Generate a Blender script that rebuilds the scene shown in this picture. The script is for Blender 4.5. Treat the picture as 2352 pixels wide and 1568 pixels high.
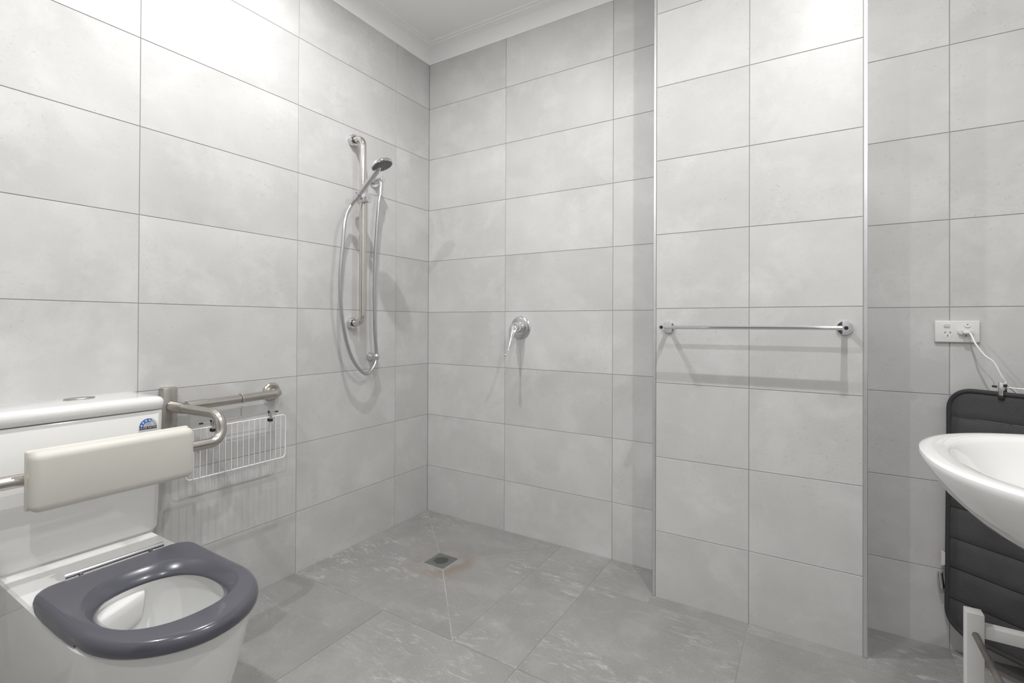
import bpy, bmesh, math, random
from mathutils import Vector, Matrix
random.seed(7)
for o in list(bpy.data.objects): bpy.data.objects.remove(o, do_unlink=True)
S = bpy.context.scene
COL = S.collection
PI = math.pi

# ------------------------------------------------------------------ camera, light, exposure
# Corner of the tiled room = origin; x along the back wall, -y along the left wall, z up (metres).
CX, CY, CZ = 1.9514, -2.2222, 1.1033
FPX, SHY, YAW, PIT, ROL = 1132.085, -47.7221, 0.5523, 0.0054, 0.0045
cam = bpy.data.cameras.new('camera'); cam_o = bpy.data.objects.new('camera', cam); COL.objects.link(cam_o)
cam.sensor_fit = 'HORIZONTAL'; cam.sensor_width = 36.0
cam.lens = 36.0 * FPX / 2352.0
cam.shift_y = SHY / 2352.0
cam.clip_start = 0.02
_s, _c = math.sin(YAW), math.cos(YAW)
fw = Vector((-_s, _c, 0)); rt = Vector((_c, _s, 0)); up = Vector((0, 0, 1))
fw, up = fw*math.cos(PIT)+up*math.sin(PIT), up*math.cos(PIT)-fw*math.sin(PIT)
rt, up = rt*math.cos(ROL)+up*math.sin(ROL), up*math.cos(ROL)-rt*math.sin(ROL)
M = Matrix((rt, up, -fw)).transposed().to_4x4(); M.translation = (CX, CY, CZ)
cam_o.matrix_world = M
S.camera = cam_o
W = bpy.data.worlds.new('world'); S.world = W; W.use_nodes = True
W.node_tree.nodes['Background'].inputs[0].default_value = (0.8, 0.85, 0.9, 1)
W.node_tree.nodes['Background'].inputs[1].default_value = 0.3
S.view_settings.view_transform = 'Standard'; S.view_settings.look = 'None'
S.view_settings.gamma = 1.0; S.view_settings.use_curve_mapping = False
S.view_settings.exposure = 0.0
LAMP_W = 14.2                       # watts of each of the four ceiling downlights
LAMPS = [(0.64, -1.11), (2.05, -1.11), (0.64, -2.42), (2.05, -2.42)]

RX, RY, RZ, ZC = 2.72, -3.5, 2.706, 2.628   # right wall, front wall, ceiling, underside of cornice
NX0, NX1, NY = 1.388, 2.098, -0.2077        # tiled pier on the back wall

# ------------------------------------------------------------------ helpers
def link(o, parent=None):
    COL.objects.link(o)
    if parent is not None: o.parent = parent
    return o
def obj(name, bm, mat, parent=None, smooth=None):
    me = bpy.data.meshes.new(name); bm.normal_update(); bm.to_mesh(me); bm.free()
    if mat: me.materials.append(mat)
    if smooth is not None:
        for p in me.polygons: p.use_smooth = True
        me.set_sharp_from_angle(angle=math.radians(smooth))
    return link(bpy.data.objects.new(name, me), parent)
def tag(o, label, cat, group=None):
    o['label'] = label; o['category'] = cat
    if group: o['group'] = group
    return o
def thing(name, label, cat, loc=(0, 0, 0), group=None):
    o = bpy.data.objects.new(name, None); link(o); o.empty_display_size = 0.05
    o.location = loc
    return tag(o, label, cat, group)
def reparent(root):
    """parts are built in world coordinates: keep them there under an Empty that stands at the thing's base"""
    for ch in root.children: ch.matrix_parent_inverse = Matrix.Translation(-root.location)
def struct(o): o['kind'] = 'structure'; return o

def B(): return bmesh.new()
def box(bm, a, b, bev=0.0, seg=2, mat=None):
    a = Vector(a); b = Vector(b)
    r = bmesh.ops.create_cube(bm, size=1.0)
    vs = r['verts']
    for v in vs:
        v.co = Vector(((v.co.x+.5)*(b.x-a.x)+a.x, (v.co.y+.5)*(b.y-a.y)+a.y, (v.co.z+.5)*(b.z-a.z)+a.z))
    if bev > 0:
        es = list({e for v in vs for e in v.link_edges})
        bmesh.ops.bevel(bm, geom=es, offset=bev, segments=seg, profile=0.5, affect='EDGES')
    return bm
def frame_for(d):
    d = Vector(d).normalized()
    a = Vector((0, 0, 1)) if abs(d.z) < 0.9 else Vector((1, 0, 0))
    x = a.cross(d).normalized(); return x, d.cross(x), d
def tube(bm, pts, r, n=12, caps=True):
    pts = [Vector(p) for p in pts]; rs = r if isinstance(r, (list, tuple)) else [r]*len(pts)
    rings = []; x = None
    for i, p in enumerate(pts):
        d = (pts[min(i+1, len(pts)-1)]-pts[max(i-1, 0)])
        if d.length < 1e-9: d = Vector((0, 0, 1))
        d.normalize()
        if x is None: x, y, _ = frame_for(d)
        else:
            x = (x - d*x.dot(d)).normalized(); y = d.cross(x)
        rings.append([bm.verts.new(p + (x*math.cos(2*PI*k/n)+y*math.sin(2*PI*k/n))*rs[i]) for k in range(n)])
    for a, b in zip(rings, rings[1:]):
        for k in range(n): bm.faces.new((a[k], a[(k+1) % n], b[(k+1) % n], b[k]))
    if caps:
        bm.faces.new(rings[0][::-1]); bm.faces.new(rings[-1])
    return bm
def lathe(bm, origin, axis, prof, n=32, caps=True):
    """prof: list of (along, radius)"""
    o = Vector(origin); x, y, d = frame_for(axis)
    rings = []
    for t, r in prof:
        if r < 1e-6: rings.append([bm.verts.new(o+d*t)])
        else: rings.append([bm.verts.new(o+d*t+(x*math.cos(2*PI*k/n)+y*math.sin(2*PI*k/n))*r) for k in range(n)])
    for a, b in zip(rings, rings[1:]):
        for k in range(n):
            k2 = (k+1) % n
            if len(a) == 1 and len(b) == 1: continue
            if len(a) == 1: bm.faces.new((a[0], b[k2], b[k]))
            elif len(b) == 1: bm.faces.new((a[k], a[k2], b[0]))
            else: bm.faces.new((a[k], a[k2], b[k2], b[k]))
    for ring, rev in ((rings[0], True), (rings[-1], False)):
        if caps and len(ring) > 1: bm.faces.new(ring[::-1] if rev else ring)
    return bm
def loft(bm, rings, cap0=True, cap1=True):
    R = [[bm.verts.new(Vector(p)) for p in r] for r in rings]
    n = len(R[0])
    for a, b in zip(R, R[1:]):
        for k in range(n): bm.faces.new((a[k], a[(k+1) % n], b[(k+1) % n], b[k]))
    if cap0: bm.faces.new(R[0][::-1])
    if cap1: bm.faces.new(R[-1])
    return bm
def bez(pts, n=8):
    """Catmull-Rom through the points"""
    P = [Vector(p) for p in pts]; P = [P[0]*2-P[1]]+P+[P[-1]*2-P[-2]]
    out = []
    for i in range(1, len(P)-2):
        for k in range(n):
            t = k/n; a, b, c, d = P[i-1], P[i], P[i+1], P[i+2]
            out.append(0.5*((2*b)+(c-a)*t+(2*a-5*b+4*c-d)*t*t+(3*b-a-3*c+d)*t**3))
    out.append(P[-2]); return out
def arc_path(corners, r, n=8):
    """polyline with rounded corners"""
    P = [Vector(c) for c in corners]; out = [P[0]]
    for i in range(1, len(P)-1):
        a = (P[i-1]-P[i]).normalized(); b = (P[i+1]-P[i]).normalized()
        ang = a.angle(b); t = r/math.tan(ang/2)
        cen = P[i]+(a+b).normalized()*(r/math.sin(ang/2))
        s = P[i]+a*t-cen; e = P[i]+b*t-cen; tot = s.angle(e)
        for k in range(n+1):
            f = k/n
            out.append(cen+(s*math.sin((1-f)*tot)+e*math.sin(f*tot))/math.sin(tot))
    out.append(P[-1]); return out

# ------------------------------------------------------------------ materials
def nodes(name):
    m = bpy.data.materials.new(name); m.use_nodes = True
    t = m.node_tree; return m, t, t.nodes['Principled BSDF']
def N(t, typ, **kw):
    n = t.nodes.new(typ)
    for k, v in kw.items():
        if k in n.inputs: n.inputs[k].default_value = v
        else: setattr(n, k, v)
    return n
def plain(name, col, rough=0.5, metal=0.0, coat=0.0, bump=0.0, bscale=200.0, var=0.03):
    m, t, b = nodes(name)
    b.inputs['Roughness'].default_value = rough; b.inputs['Metallic'].default_value = metal
    b.inputs['Coat Weight'].default_value = coat; b.inputs['Coat Roughness'].default_value = 0.05
    tc = N(t, 'ShaderNodeTexCoord'); nz = N(t, 'ShaderNodeTexNoise', Scale=6.0, Detail=4.0)
    t.links.new(tc.outputs['Object'], nz.inputs['Vector'])
    rp = N(t, 'ShaderNodeValToRGB')
    rp.color_ramp.elements[0].position = 0.3; rp.color_ramp.elements[1].position = 0.7
    rp.color_ramp.elements[0].color = tuple(c*(1-var) for c in col)+(1,)
    rp.color_ramp.elements[1].color = tuple(min(1, c*(1+var)) for c in col)+(1,)
    t.links.new(nz.outputs['Fac'], rp.inputs['Fac']); t.links.new(rp.outputs['Color'], b.inputs['Base Color'])
    if bump:
        n2 = N(t, 'ShaderNodeTexNoise', Scale=bscale, Detail=3.0); t.links.new(tc.outputs['Object'], n2.inputs['Vector'])
        bp = N(t, 'ShaderNodeBump', Strength=bump, Distance=0.002)
        t.links.new(n2.outputs['Fac'], bp.inputs['Height']); t.links.new(bp.outputs['Normal'], b.inputs['Normal'])
    return m
def ramp(t, src, p0, p1, c0=(0, 0, 0, 1), c1=(1, 1, 1, 1)):
    r = N(t, 'ShaderNodeValToRGB'); e = r.color_ramp.elements
    e[0].position = p0; e[1].position = p1; e[0].color = c0; e[1].color = c1
    t.links.new(src, r.inputs['Fac']); return r.outputs['Color']
def mixc(t, fac, a, b, mode='MIX'):
    m = N(t, 'ShaderNodeMix', data_type='RGBA', blend_type=mode)
    for sock, v in ((m.inputs['Factor'], fac), (m.inputs['A'], a), (m.inputs['B'], b)):
        pass
    ia, ib = [i for i in m.inputs if i.type == 'RGBA'][:2]; f = m.inputs[0]
    for sock, v in ((f, fac), (ia, a), (ib, b)):
        if hasattr(v, 'is_output'): t.links.new(v, sock)
        else: sock.default_value = v
    return [o for o in m.outputs if o.type == 'RGBA'][0]
def mathn(t, op, a, b=None):
    m = N(t, 'ShaderNodeMath', operation=op)
    for i, v in enumerate((a, b)):
        if v is None: continue
        if hasattr(v, 'is_output'): t.links.new(v, m.inputs[i])
        else: m.inputs[i].default_value = v
    return m.outputs[0]
def stone(name, base, dark, light, rough, floor=False):
    """honed concrete-look porcelain: cloudy patches, pits, faint veins; each tile is offset by its own random"""
    m, t, b = nodes(name)
    tc = N(t, 'ShaderNodeTexCoord'); oi = N(t, 'ShaderNodeObjectInfo')
    mul = N(t, 'ShaderNodeVectorMath', operation='SCALE'); mul.inputs[0].default_value = (37.0, 91.0, 53.0)
    t.links.new(oi.outputs['Random'], mul.inputs['Scale'])
    add = N(t, 'ShaderNodeVectorMath', operation='ADD')
    t.links.new(tc.outputs['Object'], add.inputs[0]); t.links.new(mul.outputs[0], add.inputs[1])
    V = add.outputs[0]
    def noise(scale, detail=4.0, rough_=0.55, dist=0.0, vec=None):
        n = N(t, 'ShaderNodeTexNoise', Scale=scale, Detail=detail, Roughness=rough_, Distortion=dist)
        t.links.new(vec or V, n.inputs['Vector']); return n.outputs['Fac']
    cloud = noise(2.4, 6.0, 0.6, 0.2)
    col = ramp(t, cloud, 0.32, 0.68, dark+(1,), base+(1,))
    blot = noise(5.0, 7.0, 0.62, 0.3)
    col = mixc(t, ramp(t, blot, 0.5, 0.75), col, light+(1,))
    clus = ramp(t, noise(3.6, 3.0, 0.6), 0.42, 0.66)
    pit = noise(110.0, 2.0, 0.6)
    col = mixc(t, mathn(t, 'MULTIPLY', mathn(t, 'MULTIPLY', ramp(t, pit, 0.63, 0.74), 0.60), mathn(t, 'ADD', mathn(t, 'MULTIPLY', clus, 0.8), 0.2)), col, tuple(c*0.55 for c in base)+(1,))
    # short dark dashes along the press direction
    mp = N(t, 'ShaderNodeMapping'); mp.inputs['Rotation'].default_value = (0, 0, 0.6); mp.inputs['Scale'].default_value = (1.0, 5.0, 1.0)
    t.links.new(V, mp.inputs['Vector'])
    dash = noise(26.0, 6.0, 0.72, 0.4, mp.outputs[0])
    col = mixc(t, mathn(t, 'MULTIPLY', mathn(t, 'MULTIPLY', ramp(t, dash, 0.58, 0.74), 0.45), mathn(t, 'ADD', mathn(t, 'MULTIPLY', clus, 0.85), 0.15)), col, tuple(c*0.6 for c in base)+(1,))
    grain = noise(420.0, 2.0, 0.7)
    col = mixc(t, mathn(t, 'MULTIPLY', ramp(t, grain, 0.35, 0.7), 0.14), col, tuple(min(1, c*1.3) for c in base)+(1,))
    if floor:
        mp2 = N(t, 'ShaderNodeMapping'); mp2.inputs['Rotation'].default_value = (0, 0, -0.35); mp2.inputs['Scale'].default_value = (1.0, 3.0, 1.0)
        t.links.new(V, mp2.inputs['Vector'])
        gate = noise(3.2, 4.0, 0.6, 0.5)
        scr = noise(8.0, 10.0, 0.80, 1.4, mp2.outputs[0])
        f = mathn(t, 'MULTIPLY', ramp(t, scr, 0.525, 0.69), ramp(t, gate, 0.45, 0.60))
        col = mixc(t, mathn(t, 'MULTIPLY', f, 0.85), col, (0.72, 0.71, 0.70, 1))
        sp = noise(150.0, 2.0, 0.6)
        col = mixc(t, mathn(t, 'MULTIPLY', ramp(t, sp, 0.64, 0.74), 0.45), col, (0.6, 0.59, 0.57, 1))
        # rust-brown water stain with its own shape round the drain
        g = N(t, 'ShaderNodeNewGeometry')
        sub = N(t, 'ShaderNodeVectorMath', operation='SUBTRACT'); sub.inputs[1].default_value = (0.452, -0.413, -0.012)
        t.links.new(g.outputs['Position'], sub.inputs[0])
        ln = N(t, 'ShaderNodeVectorMath', operation='LENGTH'); t.links.new(sub.outputs[0], ln.inputs[0])
        wob = mathn(t, 'MULTIPLY', mathn(t, 'SUBTRACT', noise(9.0, 4.0, 0.6), 0.5), 0.10)
        rr = mathn(t, 'ADD', ln.outputs['Value'], wob)
        ring = mathn(t, 'MULTIPLY', ramp(t, rr, 0.085, 0.105), ramp(t, rr, 0.105, 0.19, (1, 1, 1, 1), (0, 0, 0, 1)))
        sp3 = N(t, 'ShaderNodeSeparateXYZ'); t.links.new(sub.outputs[0], sp3.inputs[0])
        side = ramp(t, mathn(t, 'SUBTRACT', sp3.outputs['X'], mathn(t, 'MULTIPLY', sp3.outputs['Y'], 0.35)), -0.02, 0.12)
        col = mixc(t, mathn(t, 'MULTIPLY', mathn(t, 'MULTIPLY', ring, side), 0.75), col, (0.25, 0.20, 0.155, 1))
        col = mixc(t, mathn(t, 'MULTIPLY', ring, 0.18), col, (0.25, 0.205, 0.15, 1))
    # small shift of tone from tile to tile
    hs = N(t, 'ShaderNodeHueSaturation')
    mr = N(t, 'ShaderNodeMapRange'); mr.inputs['To Min'].default_value = 0.955; mr.inputs['To Max'].default_value = 1.035
    t.links.new(oi.outputs['Random'], mr.inputs['Value']); t.links.new(mr.outputs[0], hs.inputs['Value']); t.links.new(col, hs.inputs['Color'])
    t.links.new(hs.outputs[0], b.inputs['Base Color'])
    b.inputs['Roughness'].default_value = rough
    bp = N(t, 'ShaderNodeBump', Strength=0.10 if not floor else 0.18, Distance=0.001)
    t.links.new(noise(60.0, 5.0, 0.65), bp.inputs['Height']); t.links.new(bp.outputs['Normal'], b.inputs['Normal'])
    return m
def brushed(name, col, rough=0.3):
    m, t, b = nodes(name)
    b.inputs['Metallic'].default_value = 1.0
    tc = N(t, 'ShaderNodeTexCoord'); nz = N(t, 'ShaderNodeTexNoise', Scale=30.0, Detail=4.0)
    t.links.new(tc.outputs['Object'], nz.inputs['Vector'])
    c = ramp(t, nz.outputs['Fac'], 0.3, 0.7, tuple(x*0.97 for x in col)+(1,), tuple(min(1, x*1.03) for x in col)+(1,))
    t.links.new(c, b.inputs['Base Color'])
    mr = N(t, 'ShaderNodeMapRange'); mr.inputs['To Min'].default_value = rough*0.93; mr.inputs['To Max'].default_value = rough*1.07
    t.links.new(nz.outputs['Fac'], mr.inputs['Value']); t.links.new(mr.outputs[0], b.inputs['Roughness'])
    return m
M_WALL = stone('wall_tile_stone', (0.63, 0.627, 0.62), (0.53, 0.526, 0.518), (0.675, 0.673, 0.667), 0.42)
M_FLOOR = stone('floor_tile_stone', (0.325, 0.319, 0.311), (0.262, 0.257, 0.250), (0.362, 0.356, 0.348), 0.42, floor=True)
M_GROUT = plain('grey_grout', (0.36, 0.35, 0.335), 0.9, bump=0.2)
M_FGROUT = plain('floor_grout', (0.43, 0.415, 0.385), 0.9, bump=0.2, var=0.15)
M_PAINT = plain('white_ceiling_paint', (0.93, 0.93, 0.925), 0.6, bump=0.03, var=0.01)
M_PORC = plain('white_porcelain', (0.80, 0.80, 0.785), 0.10, coat=0.6, var=0.01)
M_SEAT = plain('grey_seat_plastic', (0.080, 0.080, 0.101), 0.22, coat=0.25, var=0.02)
M_PAD = plain('cream_vinyl_pad', (0.66, 0.64, 0.59), 0.42, bump=0.12, bscale=500, var=0.02)
M_CHROME = brushed('polished_chrome', (0.80, 0.80, 0.81), 0.07)
M_CHROME2 = brushed('satin_chrome', (0.68, 0.68, 0.69), 0.16)
M_STEEL = brushed('brushed_steel', (0.56, 0.53, 0.495), 0.25)
M_HOSE = brushed('silver_hose', (0.56, 0.56, 0.57), 0.30)
M_ALU = brushed('aluminium_trim', (0.82, 0.82, 0.84), 0.36)
M_WIRE = plain('white_coated_wire', (0.85, 0.85, 0.85), 0.3, coat=0.3)
M_PLAST = plain('white_plastic', (0.80, 0.80, 0.78), 0.32, var=0.01)
M_DARK = plain('dark_slot', (0.015, 0.014, 0.014), 0.8)
M_BLACK = plain('black_rubber', (0.02, 0.02, 0.022), 0.6)
M_SPRAY = plain('grey_spray_face', (0.20, 0.20, 0.19), 0.45, var=0.3)
M_MAT = plain('charcoal_plush', (0.066, 0.065, 0.068), 0.95, bump=1.0, bscale=320, var=0.2)
M_BIND = plain('charcoal_binding', (0.045, 0.044, 0.046), 0.85, bump=0.4, bscale=400)
M_PAINTED = plain('chipped_white_paint', (0.72, 0.72, 0.71), 0.38, var=0.05)
M_RUST = plain('rusty_rod', (0.22, 0.20, 0.18), 0.6, metal=0.5, bump=0.8, bscale=120, var=0.7)
M_BLUE = plain('blue_print', (0.045, 0.17, 0.60), 0.4)
M_INK = plain('black_print', (0.012, 0.010, 0.010), 0.4)
M_STICK = plain('pale_sticker', (0.62, 0.63, 0.68), 0.35)
M_INKW = plain('white_print', (0.85, 0.85, 0.86), 0.4)
M_INKG = plain('grey_print', (0.35, 0.35, 0.36), 0.4)
M_RED = plain('red_mark', (0.7, 0.10, 0.05), 0.4)
M_PBLUE = plain('blue_dot', (0.01, 0.05, 0.35), 0.3)
M_GREASE = plain('grate_steel', (0.165, 0.168, 0.160), 0.45, metal=0.2, var=0.1)
M_CLOTH = plain('care_tag_cloth', (0.70, 0.66, 0.60), 0.8)
def emis(name, col, s):
    m, t, b = nodes(name); b.inputs['Emission Color'].default_value = col+(1,); b.inputs['Emission Strength'].default_value = s
    return m
M_LENS = emis('lamp_lens', (1.0, 0.995, 0.985), 95.0)
def water_mat():
    m, t, b = nodes('bowl_water'); b.inputs['Base Color'].default_value = (0.80, 0.82, 0.81, 1)
    b.inputs['Roughness'].default_value = 0.02; b.inputs['Transmission Weight'].default_value = 0.8; b.inputs['IOR'].default_value = 1.33
    return m
M_WATER = water_mat()

# ------------------------------------------------------------------ room shell
bm = B()
T = 0.0018                                # how far the grout lies behind the tile faces
box(bm, (-0.12, RY-0.12, -0.05), (-T, 0.12, RZ+0.1)); wall_left = struct(obj('wall_left', bm, M_GROUT))
bm = B(); box(bm, (-T, T, -0.05), (RX+T, 0.12, RZ+0.1)); wall_back = struct(obj('wall_back', bm, M_GROUT))
bm = B(); box(bm, (RX+T, RY-0.12, -0.05), (RX+0.12, 0.12, RZ+0.1)); wall_right = struct(obj('wall_right', bm, M_GROUT))
bm = B(); box(bm, (-T, RY-0.12, -0.05), (RX+T, RY-T, RZ+0.1)); wall_front = struct(obj('wall_front', bm, M_GROUT))
bm = B(); box(bm, (NX0+T, NY+T, -0.02), (NX1-T, T, RZ)); wall_pier = struct(obj('wall_pier', bm, M_GROUT))
bm = B(); box(bm, (0, RY, RZ), (RX, 0, RZ+0.1)); ceiling = struct(obj('ceiling', bm, M_PAINT))

TILE_CACHE = {}
def tile_mesh(poly, key=None, th=0.008, ch=0.0007, mat=None):
    """flat piece from a convex polygon (local xy, counter-clockwise), front at z=0, chamfered edges"""
    if key and key in TILE_CACHE: return TILE_CACHE[key]
    bm = B(); n = len(poly)
    inn = inset(poly, ch)
    a = [bm.verts.new((p[0], p[1], -th)) for p in poly]
    b = [bm.verts.new((p[0], p[1], -ch)) for p in poly]
    c = [bm.verts.new((p[0], p[1], 0)) for p in inn]
    for u, v in ((a, b), (b, c)):
        for k in range(n): bm.faces.new((u[k], u[(k+1) % n], v[(k+1) % n], v[k]))
    bm.faces.new(c); bm.faces.new(a[::-1])
    me = bpy.data.meshes.new('tile'); bm.normal_update(); bm.to_mesh(me); bm.free(); me.materials.append(mat)
    if key: TILE_CACHE[key] = me
    return me
def inset(poly, d):
    n = len(poly); out = []
    for i in range(n):
        p0, p1, p2 = Vector(poly[i-1]), Vector(poly[i]), Vector(poly[(i+1) % n])
        e1 = (p1-p0).normalized(); e2 = (p2-p1).normalized()
        n1 = Vector((-e1.y, e1.x)); n2 = Vector((-e2.y, e2.x))
        k = d/(1+n1.dot(n2)); out.append(p1+(n1+n2)*k)
    return out
GAP = 0.0021
def wall_tiles(parent, origin, right, normal, us, zs, name='wall_tile'):
    right = Vector(right); normal = Vector(normal); o = Vector(origin); upv = Vector((0, 0, 1))
    R3 = Matrix((right, upv, normal)).transposed().to_4x4()
    for u0, u1 in zip(us, us[1:]):
        for z0, z1 in zip(zs, zs[1:]):
            w, h = u1-u0-GAP, z1-z0-GAP
            if w < 0.004 or h < 0.004: continue
            me = tile_mesh([(-w/2, -h/2), (w/2, -h/2), (w/2, h/2), (-w/2, h/2)], ('w', round(w, 4), round(h, 4)), mat=M_WALL)
            t = bpy.data.objects.new(name, me); link(t, parent)
            t.matrix_world = Matrix.Translation(o+right*(u0+u1)/2+upv*(z0+z1)/2) @ R3
ZS = [-0.004]+[0.2657+0.3*k for k in range(8)]+[ZC+0.01]
A1 = 0.2656
ys_left = [RY]+[-(A1+0.6*k) for k in range(5, -1, -1)]+[0.0]
wall_tiles(wall_left, (0, 0, 0), (0, 1, 0), (1, 0, 0), ys_left, ZS)
wall_tiles(wall_back, (0, 0, 0), (1, 0, 0), (0, -1, 0), [0.0, 0.538, 1.138, NX0], ZS)
wall_tiles(wall_back, (0, 0, 0), (1, 0, 0), (0, -1, 0), [NX1, 2.3415, RX], ZS)
wall_tiles(wall_pier, (0, NY, 0), (1, 0, 0), (0, -1, 0), [NX0+0.0105, 1.7413, NX1-0.0115], ZS)
wall_tiles(wall_pier, (NX0, 0, 0), (0, -1, 0), (-1, 0, 0), [0.0, -NY-0.011], ZS)
wall_tiles(wall_pier, (NX1, 0, 0), (0, 1, 0), (1, 0, 0), [NY+0.011, 0.0], ZS)
wall_tiles(wall_right, (RX, 0, 0), (0, -1, 0), (-1, 0, 0), [0.0, 0.266, 0.866, 1.466, 2.066, 2.666, 3.266, -RY], ZS)
wall_tiles(wall_front, (0, RY, 0), (-1, 0, 0), (0, 1, 0), [-RX, -2.34, -1.74, -1.14, -0.54, 0.0], ZS)

# floor: 600 mm tiles, with four cut pieces falling to the drain in the shower corner
DX0, DX1, DY0, DY1, DZ = 0.394, 0.508, -0.470, -0.356, -0.013
SX, SY = 0.880, -0.866
bm = B()
def face(bm, pts): return bm.faces.new([bm.verts.new(p) for p in pts])
FG = -0.0018
quads = [  # (outer a, outer b, inner b, inner a) counter-clockwise seen from above
    [(0, 0), (DX0, DY1), (DX1, DY1), (SX, 0)],
    [(0, SY), (DX0, DY0), (DX0, DY1), (0, 0)],
    [(SX, SY), (DX1, DY0), (DX0, DY0), (0, SY)],
    [(SX, 0), (DX1, DY1), (DX1, DY0), (SX, SY)]]
def fz(p): return DZ if (DX0-1e-6 <= p[0] <= DX1+1e-6 and DY0-1e-6 <= p[1] <= DY1+1e-6) else 0.0
for q in quads: face(bm, [(p[0], p[1], fz(p)+FG) for p in q])
face(bm, [(SX, SY, FG), (RX, SY, FG), (RX, 0, FG), (SX, 0, FG)])
face(bm, [(0, RY, FG), (RX, RY, FG), (RX, SY, FG), (0, SY, FG)])
dr = [(DX0, DY0), (DX1, DY0), (DX1, DY1), (DX0, DY1)]
for k in range(4):
    a, b = dr[k], dr[(k+1) % 4]
    face(bm, [(a[0], a[1], DZ+FG), (b[0], b[1], DZ+FG), (b[0], b[1], DZ-0.06), (a[0], a[1], DZ-0.06)])
face(bm, [(p[0], p[1], DZ-0.06) for p in dr])
box(bm, (0, RY, -0.16), (RX, 0, -0.10))
bmesh.ops.recalc_face_normals(bm, faces=[f for f in bm.faces if False])
floor = struct(obj('floor', bm, M_FGROUT))
def floor_piece(poly3, gap=GAP):
    P = [Vector(p) for p in poly3]; cen = sum(P, Vector())/len(P)
    nrm = (P[1]-P[0]).cross(P[2]-P[1]).normalized()
    if nrm.z < 0: P = P[::-1]; nrm = -nrm
    x = (Vector((1, 0, 0))-nrm*nrm.x).normalized(); y = nrm.cross(x)
    loc = [((p-cen).dot(x), (p-cen).dot(y)) for p in P]
    me = tile_mesh(inset(loc, gap/2), mat=M_FLOOR, ch=0.0006)
    t = bpy.data.objects.new('floor_tile', me); link(t, floor)
    Mx = Matrix((x, y, nrm)).transposed().to_4x4(); Mx.translation = cen; t.matrix_world = Mx
for i, q in enumerate(quads):
    P = [(p[0], p[1], fz(p)) for p in q]
    if i == 3:      # this one is made of two cuts, the smaller runs along the near diagonal
        d = lambda f: (DX1+(SX-DX1)*f, DY0+(SY-DY0)*f, DZ*(1-f))
        e = (SX, -0.640, 0.0)
        # plane of the piece: z depends on x only
        floor_piece([P[0], P[1], P[2], d(0.10), e], 0.003)
        floor_piece([d(0.10), P[3], e], 0.003)
    else: floor_piece(P, 0.0042 if i != 2 else 0.0062)
fx = [0.0, 0.538, 1.138, 1.7415, 2.3415, RX]; fy = [0.0, -0.2705, -0.866, -1.466, -2.066, -2.666, -3.266, RY]
for x0, x1 in zip(fx, fx[1:]):
    for y1, y0 in zip(fy, fy[1:]):
        if x1 <= 0.6 and y0 > -0.9: continue
        xx0 = x0
        if x0 < 1.0 and y0 > -0.9:
            if x1 < 0.9: continue
            xx0 = SX
        if y1 == 0.0 and NX0 <= x0 < NX1:            # strip in front of the pier
            parts = [(xx0, min(x1, NX1), NY)]
            if x1 > NX1: parts.append((NX1, x1, 0.0))
        elif y1 == 0.0 and x0 < NX0 < x1: parts = [(xx0, NX0, 0.0), (NX0, x1, NY)]
        else: parts = [(xx0, x1, y1)]
        for a, b, c in parts:
            floor_piece([(a, y0, 0), (b, y0, 0), (b, c, 0), (a, c, 0)])

# cornice: one coved moulding round the room and the pier, mitred
loop = [(0, 0), (0, RY), (RX, RY), (RX, 0), (NX1, 0), (NX1, NY), (NX0, NY), (NX0, 0)]
def off(poly, d): return inset(poly, d)
bm = B(); H = RZ-ZC
prof = [(0.0, 0.0), (0.004, 0.0), (0.006, 0.006)]
prof += [(0.006+(H-0.018)*(1-math.cos(a)), 0.006+(H-0.014)*math.sin(a)) for a in [PI/2*k/10 for k in range(1, 11)]]
prof += [(H-0.010, H-0.0085), (H-0.008, H-0.0045), (H+0.010, H-0.0045), (H+0.012, H)]
rings = [[(p.x, p.y, ZC+z) for p in (off(loop, d) if d > 0 else [Vector(q) for q in loop])] for d, z in prof]
loft(bm, rings, False, False)
struct(obj('trim_1', bm, M_PAINT, smooth=40))
# aluminium angle trims on the two outer corners of the pier
for i, (x0, x1) in enumerate(((NX0-0.0005, NX0+0.0095), (NX1-0.0105, NX1+0.0005))):
    bm = B(); box(bm, (x0, NY-0.0012, 0), (x1, NY+0.0105, ZC+0.005), 0.001, 1)
    o = struct(obj('trim_%d' % (i+2), bm, M_ALU))

# added door behind the camera, unseen, dark for the chrome to reflect
DXa, DXb, DH = 1.05, 2.00, 2.06
bm = B(); box(bm, (DXa, RY+0.0, 0.004), (DXb, RY+0.012, DH), 0.002, 1); dr_ = struct(obj('added_door_1', bm, plain('added_dark_door', (0.055, 0.05, 0.047), 0.35)))
for a, b in (((DXa-0.06, RY, 0.0), (DXa, RY+0.022, DH+0.06)), ((DXb, RY, 0.0), (DXb+0.06, RY+0.022, DH+0.06)), ((DXa-0.06, RY, DH), (DXb+0.06, RY+0.022, DH+0.06))):
    bm = B(); box(bm, a, b, 0.003, 1); obj('architrave', bm, M_PAINT, dr_)
bm = B(); lathe(bm, (DXb-0.07, RY+0.012, 1.0), (0, 1, 0), [(0, 0.026), (0.006, 0.026), (0.008, 0.010), (0.045, 0.010)], 24); hn = obj('handle', bm, M_CHROME2, dr_, 40)
bm = B(); tube(bm, [(DXb-0.07, RY+0.055, 1.0), (DXb-0.19, RY+0.055, 1.0)], 0.009, 12); obj('lever', bm, M_CHROME2, hn, 40)

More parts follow.
